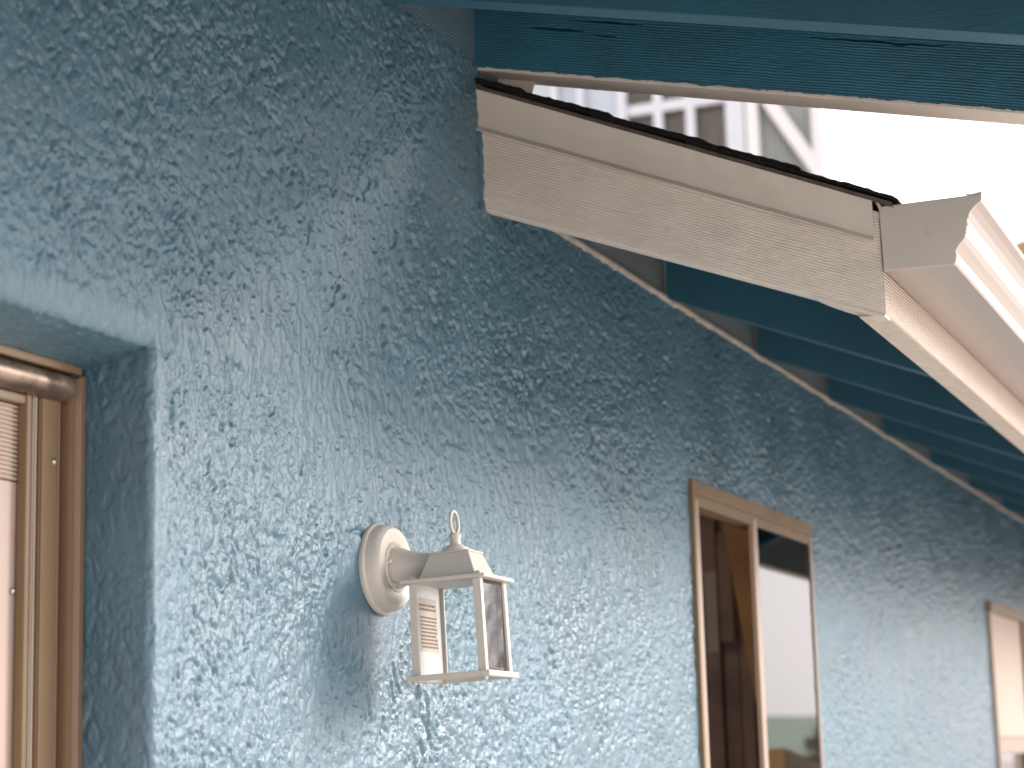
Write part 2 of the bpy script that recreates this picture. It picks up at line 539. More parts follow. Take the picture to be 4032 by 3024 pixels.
# ---- comb-faced boards
def comb_face(O, U, Vv, N, L, taper, nu, nv, seed, amp=0.00050, cracks=(), spacing=0.0042, bands_from=None, edge=0.0015):
    """grid on a quad: O + a*U + (lower(a)..upper(a)) along Vv; taper=(lo0,hi0,lo1,hi1)"""
    a = np.linspace(0, 1, nu); t = np.linspace(0, 1, nv)
    A, T = np.meshgrid(a, t, indexing='ij'); A = A.ravel(); T = T.ravel()
    lo = taper[0] * (1 - A) + taper[2] * A
    hi = taper[1] * (1 - A) + taper[3] * A
    V = lo + (hi - lo) * T
    S = A * L
    mid = 0.5 * (taper[0] + taper[1]) * (1 - A) + 0.5 * (taper[2] + taper[3]) * A
    w = V - mid                        # distance across the board
    wob = gnoise(S * 9, w * 30, S * 0 + seed, seed) * 0.0016 + gnoise(S * 45, w * 60, S * 0, seed + 1) * 0.0006
    ph = 2 * np.pi * (w + wob) / spacing
    # each groove row broken at irregular intervals
    row = np.floor((w + wob) / spacing + 0.25)
    brk = gnoise(S * 24, row * 3.7, row * 0 + seed, seed + 2)
    amp_l = amp * (0.75 + 0.55 * gnoise(S * 5, w * 18, S * 0, seed + 3)) * sstep(-0.75, -0.1, brk + 0.25)
    h = amp_l * np.sin(ph) + 0.00035 * gnoise(S * 110, w * 330, S * 0, seed + 4) + 0.0006 * gnoise(S * 14, w * 40, S * 0, seed + 5) + 0.0005 * gnoise(S * 55, w * 120, S * 0, seed + 8)
    blob = sstep(0.45, 0.7, gnoise(S * 26, w * 60, S * 0 + 4, seed + 6))
    h = h + blob * 0.0007 * gnoise(S * 160, w * 160, S * 0, seed + 7)
    for (s0, s1, wv, wd, amp_w) in cracks:
        cc = wv + amp_w * gnoise(S * 30, S * 0 + 3, S * 0, seed + 9)
        tt = np.clip((S - s0) / (s1 - s0), 0, 1)
        width = wd * np.sin(np.pi * tt) ** 0.6 * (0.7 + 0.6 * gnoise(S * 60, S * 0, S * 0, seed + 10))
        width = np.where((S > s0) & (S < s1), np.maximum(width, 0), 0)
        inside = np.exp(-((w - cc) / np.maximum(width, 1e-5)) ** 2) * (width > 1e-4)
        h = h - inside * 0.012
    ed = np.minimum(np.minimum(V - lo, hi - V), 1)
    h = h - 0.0022 * (1 - np.clip(ed / edge, 0, 1)) ** 2
    # ragged lower edge
    rag = gnoise(S * 70, S * 0, S * 0 + seed, seed + 11) * 0.0009 * (1 - np.clip((V - lo) / 0.004, 0, 1))
    O, U, Vv, N = (np.array(q, float) for q in (O, U, Vv, N))
    return O + S[:, None] * U + (V + rag)[:, None] * Vv + h[:, None] * N, nu, nv

# upper roof rake rafter (beam): near face plane x = 2.73, bottom z = 2.640 + 0.2355*y
def zb_up(yv): return 2.6400 + 0.2368 * yv
LB = 1.02
P, n1_, n2_ = comb_face((2.730, 0.012, 0), (0, -1, 0), (0, 0, 1), (-1, 0, 0), LB,
                        (zb_up(0.012) + 0.0, zb_up(0.012) + 0.128, zb_up(0.012 - LB), zb_up(0.012 - LB) + 0.128), 420, 170, 61, 0.00072,
                        cracks=((0.095, 0.185, 0.010, 0.0020, 0.0025), (0.195, 0.235, 0.004, 0.0012, 0.001), (0.17, 0.285, 0.026, 0.0016, 0.003),
                                (0.52, 0.72, 0.024, 0.0017, 0.004)))
beam = grid_obj("rake_rafter", P, n1_, n2_, M_bwood, house)
b = MB()
b.prism([(0.012, zb_up(0.012) + 0.001), (-1.0, zb_up(-1.0) + 0.001), (-1.0, zb_up(-1.0) + 0.127), (0.012, zb_up(0.012) + 0.127)],
        2.7450, 2.7695, lambda a, c, d: (d, a, c))
b.build("rafter_core", M_bwood, beam)
# cream painted underside of the beam, lapping raggedly on to the face
na, nc = 500, 18
a = np.linspace(0.010, -1.0, na)
A, T = np.meshgrid(a, np.linspace(0, 1, nc), indexing='ij'); A = A.ravel(); T = T.ravel()
rg = 0.0045 + 0.0024 * gnoise(A * 38, A * 0, A * 0, 71) + 0.0014 * gnoise(A * 150, A * 0, A * 0, 72)
rg = np.maximum(rg, 0.0004)
lip = T < 0.25
tl = np.clip(T / 0.25, 0, 1)
Xp = np.where(lip, 2.7286 + 0.0006 * gnoise(A * 200, T * 9, A * 0, 73), 2.7286 + (T - 0.25) / 0.75 * 0.0600)
Zp = zb_up(A) - 0.0015 + np.where(lip, (1 - tl) * rg, 0) - 0.0006 * np.abs(gnoise(A * 160, T * 14, A * 0, 74)) + 0.0012 * gnoise(A * 12, T * 0, A * 0, 75) * (T < 0.6)
grid_obj("painted_underside", np.stack([Xp, A, Zp], 1), na, nc, M_cream, beam)

# second and further rafters of the upper roof, sheathing, fascia
def rafter(name, x0, x1, y0, y1, zf, depth, mat, parent):
    b = MB()
    b.prism([(y0, zf(y0)), (y1, zf(y1)), (y1, zf(y1) + depth), (y0, zf(y0) + depth)], x0, x1, lambda a, c, d: (d, a, c))
    return b.build(name, mat, parent, bevel=0.0015, seg=1)
r0 = rafter("rafter", 2.362, 2.400, -0.001, -1.0, lambda v: zb_up(v) - 0.008, 0.13, M_rafter, house)
for xr in (1.75, 1.14, 0.53, -0.08, -0.69, -1.30):
    rafter("rafter", xr, xr + 0.038, -0.001, -1.0, lambda v: zb_up(v) - 0.008, 0.13, M_rafter, house)
b = MB()
b.prism([(0.3, zb_up(0.3) + 0.1275), (-1.02, zb_up(-1.02) + 0.1275), (-1.02, zb_up(-1.02) + 0.145), (0.3, zb_up(0.3) + 0.145)],
        -4.0, 2.775, lambda a, c, d: (d, a, c))
b.build("roof_sheathing", M_rafter, house)
b = MB()
b.prism([(4.0, zb_up(4.0) + 0.1475), (-1.06, zb_up(-1.06) + 0.1475), (-1.06, zb_up(-1.06) + 0.156), (4.0, zb_up(4.0) + 0.156)],
        -4.0, 2.80, lambda a, c, d: (d, a, c))
b.build("upper_roof_shingles", M_shingle, house)
MB().box((-4.0, -1.04, zb_up(-1.0) - 0.02), (2.77, -1.002, zb_up(-1.0) + 0.135)).build("upper_fascia", M_cream, house, bevel=0.002)

# ribbed frieze blocks of the upper eave
for (xa, xb) in ((2.402, 2.7285), (1.79, 2.36), (1.18, 1.748), (0.57, 1.138), (-0.04, 0.528), (-0.65, -0.082)):
    MB().box((xa, 0.003, 2.632), (xb, 0.030, 2.77)).build("frieze_block", M_block, house, bevel=0.001, seg=1)

# cream wood block tucked behind the beam above the shingles
b = MB()
b.prism([(0.02, 2.570), (0.02, 2.662), (-0.0790, 2.645), (-0.0765, 2.626), (-0.0640, 2.570)], 2.7715, 2.7765, lambda a, c, d: (d, a, c))
blk = b.build("trim_block", M_cream, house, bevel=0.0015)
blk['label'] = "short cream painted wood block against the stucco"
MB().box((2.7695, -0.016, 2.629), (2.7745, 0.01, 2.642)).build("metal_clip", M_wall, house)

# ---- low roof: barge board
def topz(v): return 2.6065 + 0.4290 * v
def botz(v): return 2.4240 + 0.3910 * v
YB = -0.5985
P, n1_, n2_ = comb_face((2.730, 0.012, 0), (0, -1, 0), (0, 0, 1), (-1, 0, 0), 0.012 - YB,
                        (botz(0.0), topz(0.012) - 0.012, botz(YB), topz(YB) - 0.012), 330, 220, 81, 0.00068, edge=0.003)
# rounded lower left corner where the stucco laps on to the board
yy = P[:, 1]; zz = P[:, 2]
cut = np.clip((-(0.012) - yy + 0.03) / 0.03, 0, 1)
rnd = (1 - sstep(-0.03, 0.012, -yy - 0.0)) * 0
P[:, 2] = zz
barge = grid_obj("barge_board", P, n1_, n2_, M_cream, house)
b = MB()
b.prism([(0.012, botz(0) + 0.001), (YB + 0.001, botz(YB) + 0.001), (YB + 0.001, topz(YB) - 0.013), (0.012, topz(0.012) - 0.013)],
        2.7350, 2.768, lambda a, c, d: (d, a, c))
b.build("board_core", M_cream, barge)
# paint sag at the lower outer corner
b = MB()
V = []
n = 26
for i in range(n):
    t = i / (n - 1)
    yv = -0.50 - 0.098 * t
    V.append((yv, botz(yv)))
low = [(yv, zv - 0.0045 * math.sin(math.pi * i / (n - 1)) ** 0.8 - 0.0015) for i, (yv, zv) in enumerate(V)]
b.prism(V + low[::-1], 2.7285, 2.764, lambda a, c, d: (d, a, c))
b.build("corner_patch", M_cream, barge, smooth=True)
# ragged stucco / caulk lapping along the end of the barge board
def ragged_lap(name, x0, pts_fn, n, mat, parent, w=0.006, seed=90):
    V, F = [], []
    for i in range(n):
        t = i / (n - 1)
        yv, zv = pts_fn(t)
        j = 0.0022 * float(gnoise(np.array([t * 14.0]), np.array([0.3]), np.array([0.1]), seed)[0])
        k = 0.0014 * float(gnoise(np.array([t * 60.0]), np.array([0.3]), np.array([0.1]), seed + 1)[0])
        V += [(x0 + 0.004, yv + 0.012, zv), (x0 - 0.0025, yv + 0.006, zv), (x0 - 0.0035, yv - 0.002 + j, zv), (x0 + 0.001, yv - 0.006 + j + k, zv)]
        if i:
            a = (i - 1) * 4
            for q in range(3):
                F.append((a + q, a + q + 1, a + q + 5, a + q + 4))
    return mesh(name, V, F, mat, parent, smooth=True)
ragged_lap("stucco_lap", 2.730, lambda t: (0.000, 2.395 + 0.222 * t), 90, M_wall, house)

# smooth flashing on the barge
def flash_pt(v, k):
    """k 0..1 from top to bottom"""
    return topz(v) * (1 - k) + (2.5400 + 0.4180 * v) * k
b = MB()
prof = [(2.7225, 0.0), (2.7235, 0.02), (2.7250, 0.5), (2.7255, 0.86), (2.7165, 0.985), (2.7180, 1.003), (2.7272, 0.87), (2.7275, 0.0)]
y0, y1 = 0.008, -0.5905
nseg = 60
V, F = [], []
for i in range(nseg + 1):
    v = y0 + (y1 - y0) * i / nseg
    warp = 0.0006 * math.sin(i * 0.35) + 0.0004 * math.sin(i * 0.9)
    for (xx, k) in prof:
        V.append((xx + warp, v, flash_pt(v, k)))
m = len(prof)
for i in range(nseg):
    for q in range(m):
        a_, b_ = i * m + q, i * m + (q + 1) % m
        F.append((a_, b_, b_ + m, a_ + m))
F.append(tuple(range(m - 1, -1, -1))); F.append(tuple(range(nseg * m, nseg * m + m)))
fl = MB().add(V, F).build("rake_flashing", M_flash, house, smooth=True)

# roof deck, underlay and shingle courses of the low roof
def deckz(v): return topz(0) + 0.4290 * v if v > -1 else 0
b = MB()
b.prism([(3.0, topz(3.0) - 0.030), (YB - 0.008, topz(YB - 0.008) - 0.030), (YB - 0.008, topz(YB - 0.008) - 0.013), (3.0, topz(3.0) - 0.013)],
        2.7325, 14.0, lambda a, c, d: (d, a, c))
b.build("roof_deck", M_rafter, house)
V, F = [], []
n = 140
for i in range(n + 1):
    v = 0.01 + (-0.62 - 0.01) * i / n
    j = 0.0015 * float(gnoise(np.array([i * 0.31]), np.array([0.5]), np.array([0.2]), 5)[0])
    zt = topz(v)
    V += [(2.719 + j, v, zt - 0.0005), (2.719 + j * 0.5, v, zt + 0.0052), (2.9, v, zt + 0.0052), (2.9, v, zt - 0.0005)]
for i in range(n):
    for q in range(4):
        a_ = i * 4 + q; b_ = i * 4 + (q + 1) % 4
        F.append((a_, b_, b_ + 4, a_ + 4))
MB().add(V, F).build("roof_underlay", M_under, house)

butts = [0.055, -0.082, -0.2188, -0.3608, -0.4948, -0.628]
def shingle(vb, x0, x1, thick, seed, ragged=True):
    L = 0.30
    n = 46
    V, F = [], []
    rs = np.random.RandomState(seed)
    for i in range(n + 1):
        t = i / n
        v = vb + L * t
        lift = 0.0080 + (0.0085 if vb > -0.60 else 0.0035) * (1 - t) * (1 if t < 0.96 else 0.6)
        zt = topz(v) + lift
        th = thick * (1 + 0.30 * rs.randn() * 0.5)
        jx = (0.0022 * rs.randn() if ragged else 0)
        if i == 0:
            th *= 0.5; zt -= 0.001
        V += [(x0 + jx, v, zt - thick * 0.5), (x0 + jx * 0.3 - 0.0005, v, zt + th), (x1, v, zt + thick), (x1, v, zt - thick * 0.5)]
    for i in range(n):
        for q in range(4):
            a_ = i * 4 + q; b_ = i * 4 + (q + 1) % 4
            F.append((a_, b_, b_ + 4, a_ + 4))
    F.append((3, 2, 1, 0)); F.append((n * 4, n * 4 + 1, n * 4 + 2, n * 4 + 3))
    return MB().add(V, F).build("shingle", M_shingle, house)
for i, vb in enumerate(butts):
    off = (0.30, 0.47, 0.22, 0.55, 0.36, 0.28)[i]
    shingle(vb, 2.7165, 2.73 + off, 0.0032, 20 + i)
    if i < 5:   # laminated lower ply, set back a little
        shingle(vb + 0.012, 2.7195, 2.73 + off - 0.02, 0.0020, 40 + i)
    x = 2.73 + off + 0.004
    while x < 5.2:
        shingle(vb, x, x + 0.32, 0.0032, int(x * 100) + i, False)
        x += 0.324
b = MB()
b.prism([(3.0, topz(3.0) + 0.004), (-0.62, topz(-0.62) + 0.004), (-0.62, topz(-0.62) + 0.009), (3.0, topz(3.0) + 0.009)],
        5.3, 14.0, lambda a, c, d: (d, a, c))
b.prism([(3.0, topz(3.0) + 0.004), (0.30, topz(0.30) + 0.004), (0.30, topz(0.30) + 0.009), (3.0, topz(3.0) + 0.009)],
        2.75, 5.3, lambda a, c, d: (d, a, c))
b.build("roof_shingles", M_shingle, house)

# rafters and frieze blocks of the low eave
def zb_lo(v): return 2.462 + 0.405 * v
XR = [2.98, 3.609, 4.235, 4.879, 5.507, 6.161, 6.829, 7.50, 8.12, 8.74, 9.36, 9.98, 10.6, 11.2, 11.8, 12.4, 13.0]
for xr in XR:
    rafter("rafter", xr, xr + 0.040, -0.002, -0.562, zb_lo, 0.098, M_rafter, house)
edges = [2.77] + [q for xr in XR for q in (xr - 0.001, xr + 0.041)]
for k in range(0, len(edges) - 1, 2):
    MB().box((edges[k], 0.002, 2.455), (edges[k + 1], 0.034, 2.60)).build("frieze_block", M_block_far, house, bevel=0.001, seg=1)
# uneven cream overspray ridge where stucco meets the blocks
na = 900
xs = np.linspace(2.77, 13.0, na)
V, F = [], []
w1 = gnoise(xs * 5, xs * 0, xs * 0, 95); w2 = gnoise(xs * 26, xs * 0, xs * 0, 96)
per = np.array([min(abs(xv - xr - 0.02) for xr in XR) for xv in xs])
for i in range(na):
    wid = 0.013 + 0.004 * w1[i] + 0.003 * w2[i] + 0.002 * (1 if per[i] < 0.05 else 0)
    zc_ = 2.461 + 0.0028 * w1[i] - 0.001 * (per[i] < 0.04)
    V += [(xs[i], 0.004, zc_ - wid * 0.55), (xs[i], -0.0045, zc_ - wid * 0.25), (xs[i], -0.006, zc_ + wid * 0.3), (xs[i], 0.004, zc_ + wid * 0.6)]
    if i:
        a_ = (i - 1) * 4
        for q in range(3):
            F.append((a_ + q, a_ + q + 1, a_ + q + 5, a_ + q + 4))
mesh("caulk_line", V, F, M_caulk, house, smooth=True)

# ---- fascia
MB().box((2.7342, YB + 0.0, botz(YB) + 0.002), (14.0, YB + 0.038, topz(YB) - 0.032)).build("fascia", M_cream_fascia, house, bevel=0.0015)

# ---- gutter (K profile)
gut = [(-0.6010, 2.340), (-0.6010, 2.2549), (-0.6957, 2.2520), (-0.6980, 2.2545), (-0.6990, 2.2700), (-0.7040, 2.2775), (-0.7096, 2.2830),
       (-0.7138, 2.2910), (-0.7157, 2.3009), (-0.7175, 2.3130), (-0.7225, 2.3230), (-0.7300, 2.3300), (-0.7384, 2.3350), (-0.7384, 2.3426)]
th = 0.0012
inner = [(a_ + (0.0012 if a_ > -0.61 else 0) * -1 if False else a_ + (-0.0014 if i < 2 else 0.0014), c_ + (0.0014 if 1 <= i <= 3 else 0.0)) for i, (a_, c_) in enumerate(gut)]
lip = [(-0.7290, 2.3426), (-0.7290, 2.3400)]
prof = gut + lip + inner[::-1]
gb = MB()
V, F = [], []
xs = [2.7335] + [2.75 + 0.25 * k for k in range(46)]
for xv in xs:
    sagz = 0.0006 * math.sin(xv * 2.3)
    for (a_, c_) in prof:
        V.append((xv, a_, c_ + sagz))
m = len(prof)
for i in range(len(xs) - 1):
    for q in range(m):
        a_, b_ = i * m + q, i * m + (q + 1) % m
        F.append((a_, b_, b_ + m, a_ + m))
gutter = MB().add(V, F).build("gutter", M_gutter, house)
# end cap: flat plate with a folded rim around the profile
cap_prof = [(-0.6000, 2.3440), (-0.6000, 2.2530)] + [(-0.6970, 2.2500), (-0.7000, 2.2535), (-0.7010, 2.2695), (-0.7058, 2.2765), (-0.7114, 2.2820),
            (-0.7158, 2.2905), (-0.7177, 2.3009), (-0.7195, 2.3125), (-0.7243, 2.3220), (-0.7315, 2.3290), (-0.7400, 2.3345), (-0.7400, 2.3440)]
b = MB()
b.prism(cap_prof, 2.7275, 2.7330, lambda a, c, d: (d, a, c))
cap = b.build("end_cap", M_cap, gutter, bevel=0.0012)
b = MB()
# rolled rim along the back edge and the bottom, and a pointed tab at the front top
b.prism([(-0.5965, 2.3545), (-0.5935, 2.3560), (-0.5995, 2.3400), (-0.6015, 2.2520), (-0.6050, 2.2520), (-0.6050, 2.3405)], 2.7255, 2.7335, lambda a, c, d: (d, a, c))
b.build("folded_rim", M_cap, cap, bevel=0.0007)
b = MB()
b.prism([(-0.7405, 2.3405), (-0.7405, 2.3475), (-0.7250, 2.3455), (-0.7165, 2.3475), (-0.7235, 2.3425)], 2.7290, 2.7312, lambda a, c, d: (d, a, c))
b.build("bent_tab", M_cap, cap)
# embossed letter
b = MB()
b.prism([(-0.6635, 2.3085), (-0.6635, 2.2935), (-0.6720, 2.2925), (-0.6720, 2.2945), (-0.6652, 2.2955), (-0.6652, 2.3085)], 2.7266, 2.7280, lambda a, c, d: (d, a, c))
b.build("embossed_letter", M_cap, cap, bevel=0.0004)
# sealant beads on the stepped front edge
for (a_, c_) in ((-0.7140, 2.2875), (-0.7190, 2.3030), (-0.7005, 2.2620), (-0.7205, 2.3150)):
    b = MB()
    b.lathe([(0.0004, -0.003), (0.0011, -0.0015), (0.0013, 0), (0.0011, 0.0015), (0.0004, 0.003)], lambda p, q, r: (2.7290 + p, a_ - 0.0006 + q, c_ + r), 10)
    b.build("sealant_bead", M_white, cap, smooth=True)
# ================================================================== DOOR / WINDOW IN THE RECESS
win = empty("sliding_door", (1.6, 0.085, 1.0)); win.parent = house
ZB = 0.02
def vbar(name, x0, x1, y0, y1, z1, mat, parent, bev=0.0015, z0=ZB):
    o = MB().box((x0 - 1.6, y0 - 0.085, z0 - 1.0), (x1 - 1.6, y1 - 0.085, z1 - 1.0)).build(name, mat, parent, bevel=bev)
    return o
# outer jamb channel: flange, stepped webs
vbar("jamb_flange", 1.8150, 1.8262, 0.084, 0.110, 2.022, M_tan, win)
vbar("jamb_edge", 1.8145, 1.8153, 0.0825, 0.110, 2.018, M_tan_light, win, 0.0003)
vbar("jamb_channel", 1.8030, 1.8144, 0.090, 0.110, 2.018, M_tan, win)
vbar("jamb_web", 1.7850, 1.8029, 0.100, 0.112, 2.018, M_tan, win)
vbar("jamb_edge", 1.7900, 1.7907, 0.0930, 0.0999, 2.000, M_tan_light, win, 0.0003)
vbar("door_stile", 1.7590, 1.7899, 0.094, 0.112, 2.000, M_tan, win, 0.002)
vbar("seal_groove", 1.7560, 1.7590, 0.104, 0.112, 2.000, M_dark, win, 0)
vbar("weather_bead", 1.7500, 1.7558, 0.096, 0.112, 2.000, M_bead, win, 0.002)
vbar("seal_groove", 1.7440, 1.7500, 0.105, 0.112, 2.000, M_dark, win, 0)
vbar("sash_stile", 1.7350, 1.7438, 0.095, 0.106, 1.995, M_tan, win, 0.001)
vbar("seal_groove", 1.7300, 1.7435, 0.1085, 0.114, 1.985, M_dark, win, 0)
# head flange and worn tubular track
MB().box((0.0 - 1.6, -0.004, 1.0212), (1.8140 - 1.6, 0.030, 1.0300)).build("head_flange", M_tan, win, bevel=0.001)
b = MB()
cs = []
for k in range(15):
    t = math.pi * (k / 14) - math.pi / 2
    cs.append((0.094 - 0.017 * math.cos(t) ** 0.7 if math.cos(t) > 0 else 0.094, 2.0045 + 0.0145 * math.sin(t)))
cs += [(0.112, 2.0190), (0.112, 1.9900)]
b.prism([(a_ - 0.085, c_ - 1.0) for a_, c_ in cs], 0.0 - 1.6, 1.797 - 1.6, lambda a, c, d: (d, a, c))
b.build("head_track", M_track, win, smooth=True)
MB().box((1.7972 - 1.6, -0.0025, 1.0105), (1.8035 - 1.6, 0.020, 1.0235)).build("track_plug", M_dark, win, bevel=0.001)
MB().box((0.0 - 1.6, 0.012, 0.9800), (1.7440 - 1.6, 0.028, 0.9895)).build("sash_rail", M_tan, win, bevel=0.001)
# pleated blind stack and panel
b = MB()
zt = 1.9795
prof = []
k = 0
zc0 = zt
while zc0 > 1.900:
    prof += [(0.1090, zc0), (0.1065, zc0 - 0.0010), (0.1060, zc0 - 0.0030), (0.1090, zc0 - 0.0042)]
    zc0 -= 0.0047
prof += [(0.120, zc0), (0.120, zt)]
b.prism([(a_ - 0.085, c_ - 1.0) for a_, c_ in prof], 0.0 - 1.6, 1.7405 - 1.6, lambda a, c, d: (d, a, c))
b.build("pleated_blind", M_blind, win)
b = MB()
xl = 1.7400
for wdt in (0.036, 0.030, 0.030, 0.2, 0.2, 0.2, 0.2):
    b.box((xl - wdt + 0.0006 - 1.6, 0.0225, -0.98), (xl - 0.0006 - 1.6, 0.030, zc0 - 0.001 - 1.0))
    xl -= wdt
b.build("lower_panel", M_panel, win, bevel=0.0005, seg=1)
for (sx, sy, sz) in ((1.7310, 0.1065, 1.7860), (1.7810, 0.0935, 1.9245)):
    b = MB()
    b.lathe([(0.0034, 0), (0.0034, -0.0012), (0.0022, -0.0026), (0.0006, -0.0030)], lambda p, q, r: (sx - 1.6 + p, sy - 0.085 + r, sz - 1.0 + q), 16)
    b.build("screw", M_screw, win, smooth=True)
# glazing strip behind (closes the opening to the left)
MB().box((0.0 - 1.6, 0.036, -0.98), (1.83 - 1.6, 0.045, 1.05)).build("inner_panel", M_room, win)

# ================================================================== WINDOW 2 (half open slider)
w2 = empty("window", (3.704, 0, 1.08)); w2.parent = house
w2['label'] = "tan aluminium sliding window with dark opening on the left and sky reflecting pane on the right"
def wb(name, a, c, mat, parent, org, bev=0.0015):
    A_ = [a[i] - org[i] for i in range(3)]; C_ = [c[i] - org[i] for i in range(3)]
    return MB().box(A_, C_).build(name, mat, parent, bevel=bev)
o2 = (3.704, 0, 1.08)
fr2 = wb("frame_head", (3.708, -0.008, 2.098), (4.620, 0.030, 2.1250), M_tan, w2, o2)
wb("frame_rail", (3.724, -0.005, 2.0765), (4.600, 0.030, 2.0978), M_tan, w2, o2)
wb("frame_jamb", (3.708, -0.008, 1.08), (3.724, 0.030, 2.0978), M_tan, w2, o2)
wb("sash_stile", (3.7242, -0.0065, 1.10), (3.7480, 0.020, 2.0900), M_tan_light, w2, o2)
wb("meeting_stile", (4.124, -0.0065, 1.10), (4.158, 0.004, 2.0900), M_tan_light, w2, o2)
wb("frame_jamb", (4.606, -0.006, 1.08), (4.620, 0.030, 2.0978), M_tan_light, w2, o2)
wb("seal", (4.598, -0.0035, 1.10), (4.6055, 0.020, 2.0765), M_dark, w2, o2, 0)
wb("sill", (3.708, -0.022, 1.055), (4.620, 0.030, 1.0798), M_tan_light, w2, o2)
wb("pane", (4.1585, -0.0022, 1.10), (4.5975, 0.0008, 2.0765), M_glass, w2, o2, 0)
wb("dim_backing", (4.1585, 0.0060, 1.10), (4.5975, 0.010, 2.0765), M_dark, w2, o2, 0)  # near-black sheet standing in for the unlit room behind the pane

# things seen through the opening
for k, (ya, yb, mt) in enumerate([(0.345, 0.43, M_brown), (0.300, 0.343, M_brown), (0.262, 0.298, M_brown), (0.215, 0.260, M_brown), (0.16, 0.213, M_brown), (0.125, 0.158, M_brown)]):
    MB().box((5.02 + 0.008 * (k % 2), ya, 1.06), (5.05, yb - 0.002, 2.43)).build("closet_board", mt, house, bevel=0.002)
b = MB()
b.prism([(0.318, 2.215), (0.252, 1.74), (0.20, 1.60), (0.20, 2.24)], 4.985, 5.010, lambda a, c, d: (d, a, c))
b.build("pine_plank", M_orange, house, bevel=0.002)
MB().box((4.992, 0.338, 1.86), (5.0, 0.371, 2.066)).build("blind_slat", M_slat, house, bevel=0.002)
MB().box((4.992, 0.298, 1.885), (5.0, 0.334, 2.165)).build("blind_slat", M_brown, house, bevel=0.002)

# ================================================================== WINDOW 3 (far, blind down)
o3 = (7.0, 0, 1.08)
w3 = empty("window", o3); w3.parent = house
w3['label'] = "far tan window with cream blind pulled down behind the glass"
wb("frame_head", (7.003, -0.016, 2.060), (7.755, 0.03, 2.0950), M_tan, w3, o3)
wb("frame_jamb", (7.003, -0.012, 1.08), (7.030, 0.03, 2.0598), M_tan_light, w3, o3)
wb("frame_jamb", (7.700, -0.016, 1.08), (7.755, 0.03, 2.0598), M_tan, w3, o3)
wb("blind", (7.0305, -0.002, 1.640), (7.700, 0.004, 2.0598), M_blind, w3, o3)
wb("middle_rail", (7.0305, -0.010, 1.585), (7.700, 0.02, 1.638), M_tan_light, w3, o3)
wb("pane", (7.0305, 0.004, 1.10), (7.700, 0.008, 1.584), M_glass, w3, o3, 0)
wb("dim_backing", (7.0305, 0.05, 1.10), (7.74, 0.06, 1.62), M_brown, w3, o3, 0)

# ================================================================== WALL LANTERN
lan = empty("wall_lantern", (2.364, -0.0005, 1.850))
lan.rotation_euler = (-0.040, 0, 0.0)
tag(lan, "beige enamelled carriage lantern with clear glass on a round wall plate", "lantern")
# local: x along wall, y = -outward, z up
b = MB()
b.lathe([(0.0590, 0.001), (0.0598, -0.003), (0.0590, -0.0055), (0.0570, -0.0070), (0.0555, -0.016), (0.0535, -0.0215), (0.0500, -0.0245), (0.0340, -0.0235),
         (0.0325, -0.0225), (0.0315, -0.0250), (0.0295, -0.0262), (0.0275, -0.0250), (0.0265, -0.0225), (0.002, -0.0225)],
        lambda p, q, r: (p, r, q), 72)
b.build("back_plate", M_lamp, lan, smooth=True)
b = MB()
b.lathe([(0.0272, -0.020), (0.0262, -0.027), (0.0245, -0.034), (0.0205, -0.044), (0.0172, -0.054), (0.0152, -0.064), (0.0145, -0.078), (0.0145, -0.100)],
        lambda p, q, r: (p, r, q - 0.001), 48)
b.build("arm", M_lamp, lan, smooth=True)
for (px_, pz_, py_) in ((-0.0270, 0.0045, -0.0262), (-0.0170, -0.0235, -0.0262)):
    b = MB()
    b.lathe([(0.0036, 0.002), (0.0036, -0.002), (0.0026, -0.004), (0.0006, -0.0048)], lambda p, q, r: (px_ + p, py_ + r, pz_ + q), 16)
    b.build("cap_nut", M_lamp, lan, smooth=True)
# body centre
BX, BY = -0.008, -0.1120
YAW = rad(3.0)
def lb(a, c): return ((BX + a[0], BY + a[1], a[2]), (BX + c[0], BY + c[1], c[2]))
ZR = -0.1510
b = MB()
W = 0.0550; I = 0.0430
for (a_, c_) in (((-W, -W, ZR), (W, -I, ZR + 0.0068)), ((-W, I, ZR), (W, W, ZR + 0.0068)), ((-W, -I, ZR), (-I, I, ZR + 0.0068)), ((I, -I, ZR), (W, I, ZR + 0.0068))):
    b.box(*lb(a_, c_))
b.build("bottom_ring", M_lamp, lan, bevel=0.0008)
b = MB()
W2 = 0.0563
b.box(*lb((-W2, -W2, -0.0300), (W2, W2, -0.0257)))
b.build("top_plate", M_lamp, lan, bevel=0.0008)
b = MB()
S = 0.0400; pw = 0.0100
for sx in (-1, 1):
    for sy in (-1, 1):
        pb = MB()
        # taper slightly outward toward the bottom
        V = []
        for zz_, e in ((ZR + 0.0068, 0.0012), (-0.0300, 0.0)):
            for (qx, qy) in ((0, 0), (pw, 0), (pw, 0.0035), (0.0035, 0.0035), (0.0035, pw), (0, pw)):
                V.append((BX + sx * (S + 0.0075 + e - qx), BY + sy * (S + 0.0075 + e - qy), zz_))
        F = [(i, (i + 1) % 6, 6 + (i + 1) % 6, 6 + i) for i in range(6)] + [(5, 4, 3, 2, 1, 0), (6, 7, 8, 9, 10, 11)]
        pb.add(V, F).build("corner_post", M_lamp, lan, bevel=0.0005)
